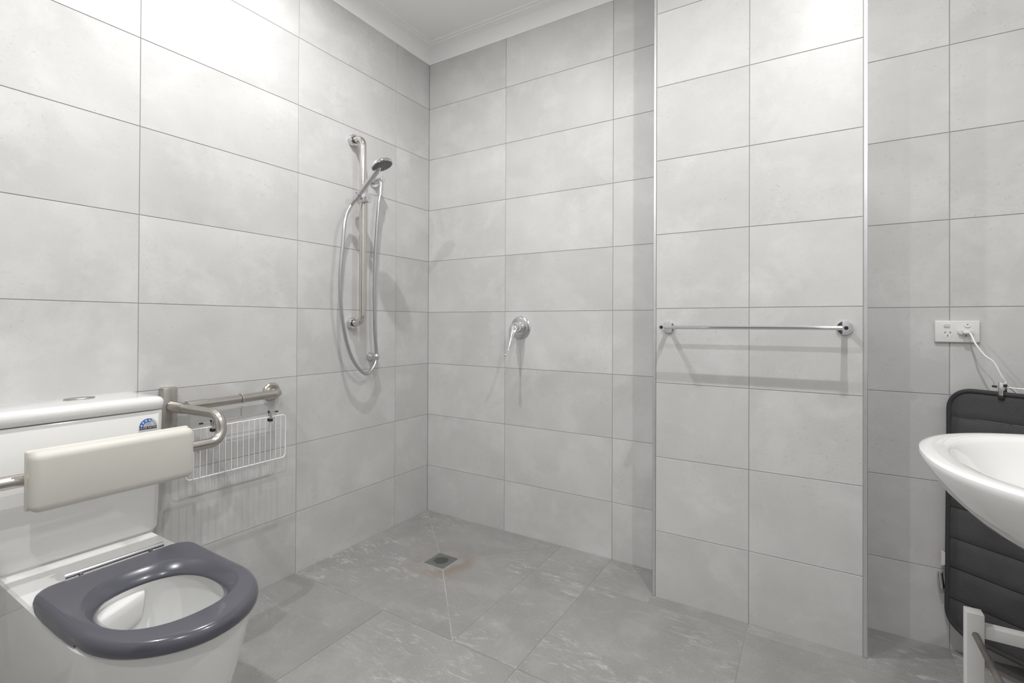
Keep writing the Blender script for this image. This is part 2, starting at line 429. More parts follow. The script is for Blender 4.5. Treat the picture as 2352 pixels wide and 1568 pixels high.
# ------------------------------------------------------------------ ceiling downlights
names = ['round white recessed downlight over the shower corner', 'round white recessed downlight above the towel rail side',
         'round white recessed downlight above the toilet front', 'round white recessed downlight above the basin side']
for (x, y), lab in zip(LAMPS, names):
    d = thing('downlight', lab, 'downlight', (x, y, RZ), 'downlights recessed in the ceiling')
    bm = B(); lathe(bm, (x, y, RZ), (0, 0, -1), [(0.0, 0.055), (0.004, 0.055), (0.006, 0.050), (0.003, 0.040), (0.0, 0.040)]); obj('trim_ring', bm, M_PLAST, d, 40)
    bm = B(); lathe(bm, (x, y, RZ), (0, 0, -1), [(0.0005, 0.040), (0.008, 0.037), (0.014, 0.030), (0.018, 0.018), (0.0195, 0.0)]); obj('lens', bm, M_LENS, d, 40)  # dome shape and glow added to brighten the cornice and upper corners
    L = bpy.data.lights.new('lamp', 'AREA'); L.shape = 'DISK'; L.size = 0.032; L.spread = math.radians(180); L.energy = LAMP_W; L.color = (1.0, 0.995, 0.985)
    lo = bpy.data.objects.new('lamp', L); link(lo, d); lo.location = (x, y, RZ-0.0215)
    reparent(d)

# ------------------------------------------------------------------ toilet suite
TC = -1.668                               # centre line of the toilet
tl = thing('toilet', 'white porcelain toilet with cistern and grey seat against the left wall', 'toilet', (0.0, TC, 0.0))
NA = 120
def star(inside, c, n=NA, rmax=2.0):
    """points where rays from c leave an implicit shape"""
    out = []
    for k in range(n):
        a = 2*PI*k/n; lo, hi = 0.0, rmax
        for _ in range(40):
            md = (lo+hi)/2
            if inside(c[0]+md*math.cos(a), c[1]+md*math.sin(a)): lo = md
            else: hi = md
        out.append((c[0]+lo*math.cos(a), c[1]+lo*math.sin(a)))
    return out
def dshape(xb, xs, xf, w, n=1.9, rc=0.0):
    def f(x, y):
        y = abs(y-TC)
        if x < xb or y > w: return False
        if rc and x < xb+rc and y > w-rc: return (x-xb-rc)**2+(y-w+rc)**2 <= rc*rc
        if x <= xs: return True
        return ((x-xs)/(xf-xs))**n+(y/w)**n <= 1
    return f
HC = (0.655, TC)
def oval(cx, a, b, n=2.3):
    return lambda x, y: (abs(x-cx)/a)**n+(abs(y-TC)/b)**n <= 1
PZ = 0.450
bm = B()
lev = [(0.0, 0.50, 0.785, 0.135), (0.015, 0.50, 0.790, 0.140), (0.12, 0.52, 0.805, 0.146), (0.25, 0.58, 0.835, 0.157), (0.37, 0.64, 0.868, 0.168), (0.425, 0.665, 0.882, 0.171), (PZ-0.006, 0.668, 0.885, 0.172)]
rings = [[(p[0], p[1], z) for p in star(dshape(0.003, xs, xf, w), HC)] for z, xs, xf, w in lev]
rings.append([(p[0], p[1], PZ) for p in star(dshape(0.006, 0.666, 0.880, 0.167), HC)])
inner = [(0.96, PZ, 0.672), (0.985, PZ-0.012, 0.672), (1.0, PZ-0.035, 0.672), (0.985, PZ-0.07, 0.670), (0.90, PZ-0.115, 0.662), (0.74, PZ-0.155, 0.648), (0.56, PZ-0.185, 0.630), (0.47, PZ-0.205, 0.618), (0.42, PZ-0.235, 0.612), (0.36, PZ-0.29, 0.606)]
for s, z, cx in inner: rings.append([(p[0]+0, p[1], z) for p in star(oval(cx, 0.150*s, 0.132*s), (cx, TC))])
loft(bm, rings, True, True); obj('pan', bm, M_PORC, tl, 35)
bm = B(); z = PZ-0.218
w_ = star(oval(0.616, 0.150*0.452, 0.132*0.452), (0.616, TC)); bm.faces.new([bm.verts.new((p[0], p[1], z)) for p in w_]); obj('water', bm, M_WATER, tl)
# flush ledge that runs round the back of the bowl
bm = B()
def ledge(d, z_, y1):
    out = []
    for k in range(21):
        y = -0.116+(y1+0.116)*k/20
        out.append((0.672-0.150*(1-(abs(y)/0.132)**2.3)**(1/2.3)+d-0.006*k/20*d/0.03, TC+y, z_))
    return out
loft(bm, [ledge(-0.004, PZ-0.014, 0.016), ledge(0.005, PZ-0.016, 0.016), ledge(0.011, PZ-0.022, 0.015), ledge(0.014, PZ-0.040, 0.013), ledge(0.014, PZ-0.070, 0.009), ledge(0.010, PZ-0.085, 0.006), ledge(-0.006, PZ-0.092, 0.004)], True, True)
bmesh.ops.recalc_face_normals(bm, faces=bm.faces)
obj('flush_ledge', bm, M_PORC, tl, 60)
# seat
bm = B()
SO = star(dshape(0.407, 0.690, 0.900, 0.1705, 2.0, 0.045), HC); SI = star(oval(0.661, 0.133, 0.111, 2.35), HC)
def seat_ring(which, d, z):
    out = []
    for o_, i_ in zip(SO, SI):
        o2, i2 = Vector(o_), Vector(i_); v = (i2-o2).normalized()
        p = o2+v*d if which == 'o' else i2-v*d
        out.append((p.x, p.y, z))
    return out
rg = [seat_ring('o', d, PZ+z*1.14) for d, z in ((0.005, 0.001), (0.001, 0.003), (0.0, 0.008), (0.0, 0.013), (0.0015, 0.0185), (0.005, 0.0235), (0.0095, 0.0268), (0.0150, 0.0286), (0.0185, 0.0290), (0.0205, 0.0290))]
rg += [seat_ring('i', d, PZ+z*1.14) for d, z in ((0.0330, 0.0290), (0.0310, 0.0288), (0.0270, 0.0272), (0.0210, 0.0236), (0.0150, 0.0195), (0.0090, 0.0148), (0.0040, 0.0100), (0.0010, 0.0060), (0.0, 0.003), (0.002, 0.001))]
loft(bm, rg+[rg[0]], False, False); bmesh.ops.remove_doubles(bm, verts=bm.verts, dist=1e-6)
seat = obj('seat', bm, M_SEAT, tl, 80)
for s in (-1, 1):      # finger grips along both sides
    bm = B(); loft(bm, [[(x, TC+s*(0.1695+o), PZ+zz) for o, zz in ((-0.01, 0.001), (h, 0.001), (h, 0.006), (0.0, 0.016), (-0.01, 0.016))][::s] for x, h in ((0.455, 0.001), (0.48, 0.004), (0.53, 0.0060), (0.60, 0.0060), (0.66, 0.004), (0.69, 0.001))])
    obj('finger_grip', bm, M_SEAT, seat, 30)
for x, y in ((0.752, TC+0.097), (0.772, TC+0.085)):
    bm = B(); box(bm, (x-0.004, y-0.008, PZ-0.014), (x+0.004, y+0.008, PZ+0.004), 0.002, 1); obj('buffer', bm, M_BLACK, seat)
bm = B(); tube(bm, [(0.403, TC-0.100, PZ+0.034), (0.403, TC+0.107, PZ+0.034)], 0.0058, 12); hg = obj('hinge_rod', bm, M_CHROME2, tl, 40)
for s in (-1, 1):
    bm = B(); tube(bm, [(0.403, TC+0.0035+s*0.085, PZ+0.034), (0.403, TC+0.0035+s*0.106, PZ+0.034)], 0.0068, 14); obj('end_cap', bm, M_CHROME2, hg, 40)
    bm = B(); lathe(bm, (0.403, TC+0.0035+s*0.075, PZ), (0, 0, 1), [(0.0, 0.014), (0.004, 0.014), (0.006, 0.008), (0.031, 0.006)], 18); obj('hinge_post', bm, M_CHROME2, hg, 40)
# cistern
def rbox(bm, xs, ys, zs, bev, seg=4): return box(bm, (xs[0], ys[0], zs[0]), (xs[1], ys[1], zs[1]), bev, seg)
def rrect(x0, x1, w, r, z, n=6):
    pts = []
    for cx, cy, a0 in ((x1-r, TC+w-r, 0), (x0+0.001, TC+w-0.001, PI/2), (x0+0.001, TC-w+0.001, PI), (x1-r, TC-w+r, 3*PI/2)):
        rr = r if cx > (x0+x1)/2 else 0.001
        for k in range(n+1):
            a = a0+PI/2*k/n; pts.append((cx+rr*math.cos(a), cy+rr*math.sin(a), z))
    return pts
bm = B(); loft(bm, [rrect(0.0, 0.190, 0.178, 0.014, PZ-0.001), rrect(0.0, 0.190, 0.178, 0.014, PZ+0.004), rrect(0.0, 0.194, 0.183, 0.016, PZ+0.008), rrect(0.0, 0.197, 0.186, 0.017, PZ+0.018), rrect(0.0, 0.200, 0.197, 0.018, 0.822), rrect(0.0, 0.196, 0.193, 0.018, 0.828)])
cis = obj('cistern', bm, M_PORC, tl, 35)
bm = B(); loft(bm, [rrect(0.0, 0.200, 0.196, 0.022, 0.8305), rrect(0.0, 0.204, 0.2005, 0.024, 0.834), rrect(0.0, 0.206, 0.2025, 0.026, 0.852), rrect(0.0, 0.204, 0.2005, 0.026, 0.860), rrect(0.0, 0.199, 0.1955, 0.026, 0.866), rrect(0.0, 0.190, 0.1865, 0.026, 0.869), rrect(0.0, 0.17, 0.16, 0.02, 0.8702)])
lid = obj('cistern_lid', bm, M_PORC, tl, 50)
bm = B(); N_ = 32
ov = lambda s, z: [(0.062+0.020*s*math.cos(2*PI*k/N_), -1.640+0.038*s*math.sin(2*PI*k/N_), z) for k in range(N_)]
loft(bm, [ov(1.0, 0.869), ov(1.0, 0.872), ov(0.93, 0.8735), ov(0.5, 0.8728)]); obj('flush_button', bm, brushed('dull_button_chrome', (0.42, 0.42, 0.42), 0.3), lid, 40)
# water rating sticker on the cistern front
def fx_(z): return 0.197+(z-0.48)/(0.822-0.48)*0.003+0.0004
SC = (-1.5150, 0.7815); SR = 0.0235
def flat_yz(bm, pts, lift=0.0):
    return bm.faces.new([bm.verts.new((fx_(z)+lift, y, z)) for y, z in pts])
bm = B(); flat_yz(bm, [(SC[0]+SR*1.04*math.cos(PI*k/24), SC[1]+SR*1.04*math.sin(PI*k/24)) for k in range(25)]+[(SC[0]-SR*1.04, SC[1]-0.020), (SC[0]+SR*1.04, SC[1]-0.020)])
st = obj('rating_sticker', bm, M_STICK, tl); st['label'] = 'pale blue sticker with a star arc and a black strip'
bm = B()
a0, a1, n = PI, PI*0.345, 20
outp = [(SC[0]+SR*math.cos(a0+(a1-a0)*k/n), SC[1]+SR*math.sin(a0+(a1-a0)*k/n)) for k in range(n+1)]
innp = [(SC[0]+SR*.54*math.cos(a0+(a1-a0)*k/n), SC[1]+SR*.54*math.sin(a0+(a1-a0)*k/n)) for k in range(n+1)]
for k in range(n): flat_yz(bm, [outp[k+1], outp[k], innp[k], innp[k+1]], 0.0002)
obj('blue_arc', bm, M_BLUE, st)
for i, ang in enumerate((168, 138, 108, 78, 46, 16)):
    c = (SC[0]+SR*.775*math.cos(math.radians(ang)), SC[1]+SR*.775*math.sin(math.radians(ang)))
    bm = B(); pts = []
    for k in range(12):
        a = PI/2+PI*k/6; r = 0.0036 if k % 2 == 0 else 0.0018
        pts.append((c[0]+r*math.cos(a), c[1]+r*math.sin(a)))
    for k in range(12): flat_yz(bm, [c, pts[k], pts[(k+1) % 12]], 0.0004)
    obj('star', bm, M_INKW if i < 4 else M_INKG, st)
bm = B(); flat_yz(bm, [(SC[0]-SR, SC[1]-0.0088), (SC[0]+SR, SC[1]-0.0088), (SC[0]+SR, SC[1]-0.0002), (SC[0]-SR, SC[1]-0.0002)], 0.0002); obj('black_strip', bm, M_INK, st)
for k, w in enumerate((0.010, 0.015, 0.017)):
    bm = B(); zz = SC[1]+0.0098-k*0.0031; flat_yz(bm, [(SC[0]-w/2, zz), (SC[0]+w/2, zz), (SC[0]+w/2, zz+0.0010), (SC[0]-w/2, zz+0.0010)], 0.0003); obj('small_print', bm, M_INKG, st)
def text(body, size, mat, parent, mtx, name='lettering'):
    cu = bpy.data.curves.new('t', 'FONT'); cu.body = body; cu.size = size; cu.align_x = 'CENTER'; cu.align_y = 'CENTER'; cu.extrude = 0.0
    to = bpy.data.objects.new('t', cu); COL.objects.link(to)
    bpy.context.view_layer.update()
    me = bpy.data.meshes.new_from_object(to); bpy.data.objects.remove(to); bpy.data.curves.remove(cu)
    me.materials.append(mat); me.transform(mtx)
    return link(bpy.data.objects.new(name, me), parent)
zt = SC[1]-0.0045
tm = Matrix.Translation((fx_(zt)+0.0005, SC[0], zt)) @ Matrix(((0, 0, 1), (1, 0, 0), (0, 1, 0))).to_4x4()
text('WATER RATING', 0.0076, M_INKW, st, tm)
reparent(tl)

# ------------------------------------------------------------------ backrest over the toilet, and the grab rail it joins
br = thing('toilet_support_bar', 'bent steel support bar with long cream back pad over the toilet', 'support bar', (0.0, TC, 0.62))
PC = -1.6405
path = arc_path([(0.048, -1.375, 0.806), (0.283, -1.345, 0.800), (0.300, -1.342, 0.716), (0.304, PC, 0.713), (0.300, 2*PC+1.342, 0.716), (0.283, 2*PC+1.345, 0.800), (0.048, 2*PC+1.375, 0.806)], 0.042, 10)
bm = B(); tube(bm, path, 0.0162, 18); obj('bent_tube', bm, M_STEEL, br, 40)
for s, yb in ((1, -1.380), (-1, 2*PC+1.380)):
    bm = B(); box(bm, (0.0, yb-0.023, 0.690), (0.034, yb+0.023, 0.874), 0.004, 2); obj('wall_bracket', bm, M_STEEL, br, 40)
    bm = B(); tube(bm, [(0.034, yb+s*0.004, 0.806), (0.105, yb+s*0.014, 0.806)], 0.0195, 20); obj('sleeve', bm, M_STEEL, br, 40)
bm = B(); box(bm, (0.322, PC-0.1830, 0.641), (0.372, PC+0.1815, 0.789), 0.021, 6); pad = obj('pad', bm, M_PAD, br, 45)
for v in pad.data.vertices:            # softened front edges, squarer back
    pass
bm = B(); box(bm, (0.314, PC-0.1830, 0.6415), (0.330, PC+0.1815, 0.7885), 0.0065, 3); obj('back_plate', bm, M_PAD, br, 45)
reparent(br)

gr = thing('grab_rail', 'brushed steel horizontal grab rail on the wall beside the toilet', 'grab rail', (0.0, -1.0, 0.81))
bm = B(); tube(bm, arc_path([(0.004, -0.987, 0.812), (0.072, -0.987, 0.812), (0.072, -1.347, 0.806)], 0.036, 10), 0.0165, 18); obj('rail', bm, M_STEEL, gr, 40)
bm = B(); lathe(bm, (0.0, -0.987, 0.812), (1, 0, 0), [(0.0, 0.038), (0.006, 0.038), (0.011, 0.034), (0.013, 0.027), (0.010, 0.019)], 32); obj('flange', bm, M_STEEL, gr, 40)
bm = B(); tube(bm, [(0.072, -1.285, 0.8072), (0.072, -1.348, 0.806)], 0.0185, 20); obj('sleeve', bm, M_STEEL, gr, 40)
reparent(gr)

# ------------------------------------------------------------------ clip hangers
def clip_parts(root, top, right, nrm, scale=1.0, g=0.0028):
    """spring clip: chrome body, two black rubber jaws, pivot"""
    top = Vector(top); r = Vector(right); n = Vector(nrm); z = Vector((0, 0, 1))
    def bxx(cx, cz, w, h, d0, d1, mat, name, par):
        bm = B(); box(bm, (-w/2, d0, -h/2), (w/2, d1, h/2), min(w, h, abs(d1-d0))*0.25, 2)
        Mx = Matrix((r, n, z)).transposed().to_4x4(); Mx.translation = top+r*cx+z*cz
        bm.transform(Mx); return obj(name, bm, mat, par, 40)
    c = bxx(0, -0.014*scale, 0.012*scale, 0.040*scale, g+0.001, g+0.0045, M_CHROME, 'clip', root)
    bxx(0, -0.010*scale, 0.012*scale, 0.034*scale, -g-0.0045, -g-0.001, M_CHROME, 'rear_leaf', c)
    bxx(0, -0.040*scale, 0.015*scale, 0.012*scale, g, g+0.0055, M_BLACK, 'rubber_jaw', c)
    bxx(0, -0.040*scale, 0.015*scale, 0.012*scale, -g-0.0055, -g, M_BLACK, 'rubber_jaw', c)
    bm = B(); tube(bm, [top+r*-0.009+z*-0.004, top+r*0.009+z*-0.004], 0.004*scale, 10); obj('spring', bm, M_BLACK, c, 40)
    return c
hx = 0.080
ch = thing('clip_hanger', 'chrome wire clip hanger hooked over the grab rail beside the toilet', 'hanger', (hx, -1.155, 0.74), 'clip hangers')
zb = 0.740
hook = [(hx+0.0207*math.sin(a)-0.008, -1.155, 0.8084+0.0207*math.cos(a)) for a in [math.radians(-120+15*k) for k in range(19)]]
hook += [(hx+0.006, -1.156, 0.784), (hx, -1.157, 0.772), (hx, -1.157, zb)]
bm = B(); tube(bm, hook, 0.0020, 8); obj('hook', bm, M_CHROME2, ch, 40)
bm = B(); tube(bm, [(hx, -1.300, zb+0.001), (hx, -1.014, zb-0.001)], 0.0019, 8); hb = obj('crossbar', bm, M_CHROME2, ch, 40)
for y in (-1.302, -1.012):
    bm = B(); tube(bm, [(hx, y-0.006, zb), (hx, y+0.006, zb)], 0.0032, 8); obj('end_cap', bm, M_BLACK, hb, 40)
bm = B(); tube(bm, [(hx, -1.168, zb), (hx, -1.146, zb)], 0.003, 10); obj('collar', bm, M_CHROME2, hb, 40)
for y in (-1.262, -1.040): clip_parts(ch, (hx, y, zb+0.008), (0, 1, 0), (1, 0, 0), 0.95)
reparent(ch)

# white wire rack held by those clips
wr = thing('wire_rack', 'white coated wire rack hanging from the clip hanger by the toilet', 'rack', (hx, -1.16, 0.55))
yl, yr_, z0, z1 = -1.352, -0.972, 0.547, 0.722
corner = arc_path([(hx, -1.1, z1), (hx, yr_, z1), (hx, yr_, z0), (hx, yl, z0), (hx, yl, z1), (hx, -1.1, z1)], 0.016, 6)
bm = B(); tube(bm, corner, 0.0026, 10, caps=False); obj('frame_wire', bm, M_WIRE, wr, 40)
for k in range(16):
    y = yr_-0.0235-0.0222*k
    bm = B(); tube(bm, [(hx+0.0032, y, z0-0.001), (hx+0.0032, y, z1+0.001)], 0.00145, 8); obj('cross_wire', bm, M_WIRE, wr, 40)
reparent(wr)

# ------------------------------------------------------------------ shower: rail, slider, hand shower, hose, outlet, hose guide
YB, XB = -0.570, 0.080
sr = thing('shower_rail', 'tall vertical steel grab rail carrying the hand shower on the left wall', 'shower rail', (0, YB, 1.1))
bm = B(); tube(bm, arc_path([(0.004, YB, 2.001), (XB, YB, 2.001), (XB, YB, 1.101), (0.004, YB, 1.101)], 0.040, 12), 0.016, 20); obj('rail', bm, brushed('rail_steel', (0.68, 0.655, 0.62), 0.13), sr, 40)
for z in (2.001, 1.101):
    bm = B(); lathe(bm, (0, YB, z), (1, 0, 0), [(0.0, 0.0285), (0.020, 0.0285), (0.024, 0.0265), (0.024, 0.019), (0.018, 0.0175)], 32); obj('flange', bm, M_CHROME2, sr, 40)
ZSL = 1.703
sl = None
bm = B(); lathe(bm, (0.052, YB-0.006, ZSL), (1, 0.05, 0), [(0.0, 0.017), (0.006, 0.0235), (0.072, 0.0235), (0.075, 0.0220), (0.075, 0.0)], 28); sl = obj('slider', bm, M_CHROME2, sr, 40)
bm = B(); box(bm, (0.1260, YB-0.0045, ZSL-0.007), (0.1280, YB-0.0015, ZSL+0.008), 0.0005, 1); obj('mark', bm, M_INKG, sl)
P0 = Vector((0.108, -0.632, 1.694)); PH = Vector((0.262, -0.622, 1.826))
hd = (PH-P0).normalized()
bm = B(); tube(bm, [(0.09, YB-0.018, ZSL-0.002), (0.100, -0.612, ZSL-0.004)], 0.0075, 12); obj('holder_arm', bm, M_CHROME2, sr, 40)
bm = B(); lathe(bm, P0-hd*0.016, hd, [(0.004, 0.0134), (0.004, 0.0150), (0.034, 0.0164), (0.034, 0.0136), (0.004, 0.0134)], 20, caps=False); obj('holder_cup', bm, M_CHROME2, sr, 40)
bm = B(); tube(bm, [P0+Vector((0.016, 0.022, -0.010)), P0+Vector((0.030, 0.035, 0.026))], [0.0045, 0.0035], 10); obj('lever', bm, M_CHROME, sr, 40)
reparent(sr)

hs = thing('hand_shower', 'chrome hand shower with round grey spray face in the rail holder', 'hand shower', P0)
bm = B()
side = Vector((0, 1, 0))
hp = [P0-hd*0.014, P0, P0+hd*0.02, P0+hd*0.08, P0+hd*0.13, P0+hd*0.155, PH-hd*0.030+Vector((0, 0, 0.003)), PH-hd*0.012+Vector((0, 0, 0.004))]
tube(bm, hp, [0.0105, 0.0115, 0.0125, 0.0125, 0.0140, 0.0150, 0.0140, 0.008], 18); obj('handle', bm, M_CHROME2, hs, 40)
nf = Vector((0.36, 0.14, -0.92)).normalized()
HC3 = PH
bm = B(); lathe(bm, HC3-nf*0.012, nf, [(0.0, 0.0), (0.001, 0.030), (0.004, 0.046), (0.010, 0.0505), (0.018, 0.0505), (0.020, 0.0485), (0.020, 0.044)], 40); obj('head', bm, M_CHROME, hs, 40)
bm = B(); lathe(bm, HC3-nf*0.012, nf, [(0.018, 0.0475), (0.0205, 0.0470), (0.0215, 0.042), (0.0218, 0.0)], 40); fc = obj('spray_face', bm, M_SPRAY, hs, 40)
fxv, fyv, _ = frame_for(nf)
bm = B()
for ring_r, cnt in ((0.010, 6), (0.020, 12), (0.030, 18), (0.039, 24)):
    for k in range(cnt):
        a = 2*PI*k/cnt; p = HC3+nf*0.0095+(fxv*math.cos(a)+fyv*math.sin(a))*ring_r
        lathe(bm, p, nf, [(0, 0.0014), (0.0018, 0.0012), (0.0018, 0.0)], 6)
noz = obj('nozzles', bm, M_BLACK, fc); noz['kind'] = 'stuff'
reparent(hs)

ho = thing('shower_hose', 'long silver shower hose hanging in a loop beside the rail', 'hose', (0.06, -0.55, 0.85))
hpts = [P0-hd*0.022, P0-hd*0.045+Vector((0, -0.006, -0.012)), (0.082, -0.676, 1.585), (0.083, -0.690, 1.465), (0.080, -0.702, 1.306), (0.078, -0.690, 1.146), (0.074, -0.654, 1.003), (0.066, -0.600, 0.908), (0.058, -0.526, 0.851), (0.052, -0.472, 0.876), (0.048, -0.447, 0.931), (0.048, -0.458, 1.05), (0.048, -0.463, 1.194), (0.048, -0.464, 1.326), (0.052, -0.460, 1.502), (0.058, -0.449, 1.690), (0.060, -0.437, 1.770)]
bm = B(); tube(bm, bez(hpts, 10), 0.0083, 12); obj('flexible_tube', bm, M_HOSE, ho, 50)
bm = B(); tube(bm, [(0.0600, -0.4375, 1.752), (0.0602, -0.4355, 1.792)], 0.0108, 18); obj('end_fitting', bm, M_CHROME2, ho, 40)
bm = B(); tube(bm, [P0-hd*0.0145, P0-hd*0.040+Vector((0, -0.003, -0.006))], [0.0115, 0.0095], 16); obj('end_fitting', bm, M_CHROME2, ho, 40)
reparent(ho)

so = thing('shower_outlet', 'chrome elbow water outlet feeding the hose on the left wall', 'outlet', (0, -0.432, 1.83))
bm = B(); lathe(bm, (0, -0.432, 1.833), (1, 0, 0), [(0.0, 0.0300), (0.006, 0.0300), (0.009, 0.0280), (0.009, 0.016)], 36); obj('flange', bm, M_CHROME, so, 40)
bm = B(); lathe(bm, (0, -0.432, 1.833), (1, 0, 0), [(0.008, 0.0185), (0.018, 0.0185), (0.020, 0.0140), (0.066, 0.0140), (0.0735, 0.0140), (0.0745, 0.0130), (0.0745, 0.0)], 28); obj('arm', bm, M_CHROME2, so, 40)
bm = B(); tube(bm, [(0.060, -0.434, 1.830), (0.060, -0.4345, 1.790)], 0.0122, 20); obj('spout', bm, M_CHROME2, so, 40)
reparent(so)

hgd = thing('hose_guide', 'small chrome hose guide on the left wall below the shower rail', 'hose guide', (0, -0.447, 0.93))
bm = B(); lathe(bm, (0, -0.447, 0.930), (1, 0, 0), [(0.0, 0.0225), (0.004, 0.0225), (0.010, 0.0215), (0.018, 0.0185), (0.024, 0.0150), (0.036, 0.0135)], 32); obj('base', bm, M_CHROME2, hgd, 40)
bm = B(); lathe(bm, (0.048, -0.447, 0.915), (0, 0, 1), [(0.0, 0.0095), (0.003, 0.0135), (0.010, 0.0165), (0.020, 0.0165), (0.027, 0.0135), (0.030, 0.0095)], 28); obj('ring', bm, M_CHROME2, hgd, 40)
reparent(hgd)

# ------------------------------------------------------------------ shower mixer
MX, MZ = 0.635, 1.081
mt = thing('mixer_tap', 'chrome shower mixer with long thin care lever on the back wall', 'tap', (MX, 0, MZ))
bm = B(); lathe(bm, (MX, 0, MZ), (0, -1, 0), [(0.0, 0.0595), (0.003, 0.0595), (0.007, 0.056), (0.010, 0.045), (0.011, 0.030)], 48); obj('wall_plate', bm, M_CHROME2, mt, 40)
bm = B(); lathe(bm, (MX, 0, MZ+0.002), (0, -1, 0), [(0.010, 0.031), (0.012, 0.031), (0.0125, 0.0275), (0.050, 0.0265), (0.060, 0.0235), (0.068, 0.012), (0.070, 0.0)], 32); obj('hub', bm, M_CHROME, mt, 40)
bm = B()
bl = [(-0.050, 1.104, 0.010, 0.006), (-0.058, 1.098, 0.021, 0.010), (-0.066, 1.086, 0.0255, 0.012), (-0.076, 1.070, 0.0245, 0.010), (-0.086, 1.050, 0.018, 0.0065), (-0.094, 1.032, 0.011, 0.0048), (-0.101, 1.016, 0.0060, 0.0042), (-0.112, 0.990, 0.0042, 0.0040), (-0.119, 0.972, 0.0042, 0.0040), (-0.126, 0.962, 0.0055, 0.0050), (-0.136, 0.953, 0.0085, 0.0070), (-0.145, 0.946, 0.0088, 0.0075), (-0.151, 0.942, 0.0050, 0.0045)]
rings = []
for i, (y, z, wx, tk) in enumerate(bl):
    j0, j1 = bl[max(i-1, 0)], bl[min(i+1, len(bl)-1)]
    d = Vector((0, j1[0]-j0[0], j1[1]-j0[1])).normalized(); nn = d.cross(Vector((1, 0, 0)))
    rings.append([Vector((MX, y, z))+Vector((1, 0, 0))*wx*math.cos(2*PI*k/16)+nn*tk*math.sin(2*PI*k/16) for k in range(16)])
loft(bm, rings); obj('lever', bm, M_CHROME, mt, 50)
bm = B(); lathe(bm, (MX+0.0225, -0.064, 1.087), (1, -0.3, 0), [(0.0, 0.0022), (0.0015, 0.0022), (0.0015, 0.0)], 12); obj('cold_dot', bm, M_PBLUE, mt)
bm = B(); lathe(bm, (MX-0.0225, -0.064, 1.087), (-1, -0.3, 0), [(0.0, 0.0022), (0.0015, 0.0022), (0.0015, 0.0)], 12); obj('hot_dot', bm, M_RED, mt)
reparent(mt)

# ------------------------------------------------------------------ towel rail on the pier
TX0, TX1, TZ, TY = 1.4490, 2.0345, 1.091, NY-0.100
tr = thing('towel_rail', 'polished chrome single towel rail on the projecting tiled pier', 'towel rail', ((TX0+TX1)/2, NY, TZ))
bm = B(); tube(bm, [(TX0-0.002, TY, TZ), (TX1, TY, TZ+0.002)], 0.0071, 20); obj('bar', bm, M_CHROME, tr, 40)
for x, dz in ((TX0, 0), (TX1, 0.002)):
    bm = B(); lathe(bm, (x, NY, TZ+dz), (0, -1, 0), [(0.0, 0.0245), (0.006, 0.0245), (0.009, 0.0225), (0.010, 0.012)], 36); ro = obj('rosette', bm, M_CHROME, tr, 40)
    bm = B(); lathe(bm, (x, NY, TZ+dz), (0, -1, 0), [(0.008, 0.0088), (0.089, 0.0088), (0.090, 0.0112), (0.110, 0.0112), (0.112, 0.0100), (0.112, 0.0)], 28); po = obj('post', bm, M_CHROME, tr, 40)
    bm = B(); lathe(bm, (x, NY-0.112, TZ+dz), (0, -1, 0), [(-0.001, 0.0062), (0.0008, 0.0062), (0.0010, 0.0)], 20); obj('end_reflection', bm, plain('painted_dark_reflection', (0.012, 0.016, 0.028), 0.15), po, 40)  # dark disc: a reflection in the chrome post end, put in as colour
reparent(tr)

# ------------------------------------------------------------------ floor drain
dcx, dcy = (DX0+DX1)/2, (DY0+DY1)/2
fd = thing('floor_drain', 'square grey metal floor drain with round slotted grate', 'drain', (dcx, dcy, DZ-0.02))
NQ = 48; hw = (DX1-DX0)/2-0.0015
bm = B()
def sq(h, z):
    out = []
    for k in range(NQ):
        a = 2*PI*k/NQ; c, s = math.cos(a), math.sin(a); r = h/max(abs(c), abs(s)); out.append((dcx+r*c, dcy+r*s, z))
    return out
def ci(r, z): return [(dcx+r*math.cos(2*PI*k/NQ), dcy+r*math.sin(2*PI*k/NQ), z) for k in range(NQ)]
loft(bm, [sq(hw, DZ-0.02), sq(hw, DZ-0.0015), sq(hw-0.002, DZ-0.0005), ci(0.043, DZ-0.0005), ci(0.042, DZ-0.002), ci(0.042, DZ-0.02)], False, False); obj('frame', bm, M_GREASE, fd, 30)
bm = B(); loft(bm, [ci(0.0415, DZ-0.02), ci(0.0415, DZ-0.001), ci(0.034, DZ-0.0005), ci(0.0335, DZ-0.003), ci(0.0335, DZ-0.012)], False, False); gt = obj('grate', bm, M_GREASE, fd, 30)
for k in range(-3, 4):
    u = k*0.0088; L_ = math.sqrt(max(0.0338**2-u*u, 1e-6))
    if L_ < 0.01: continue
    bm = B(); box(bm, (-L_, u-0.0016, -0.006), (L_, u+0.0016, -0.0008), 0.0004, 1)
    bm.transform(Matrix.Translation((dcx, dcy, DZ)) @ Matrix.Rotation(math.radians(80), 4, 'Z')); obj('bar', bm, M_GREASE, gt)
bm = B(); lathe(bm, (dcx, dcy, DZ-0.045), (0, 0, 1), [(0.0, 0.0), (0.0005, 0.040), (0.025, 0.041)], 32); obj('sump', bm, M_DARK, fd)
reparent(fd)

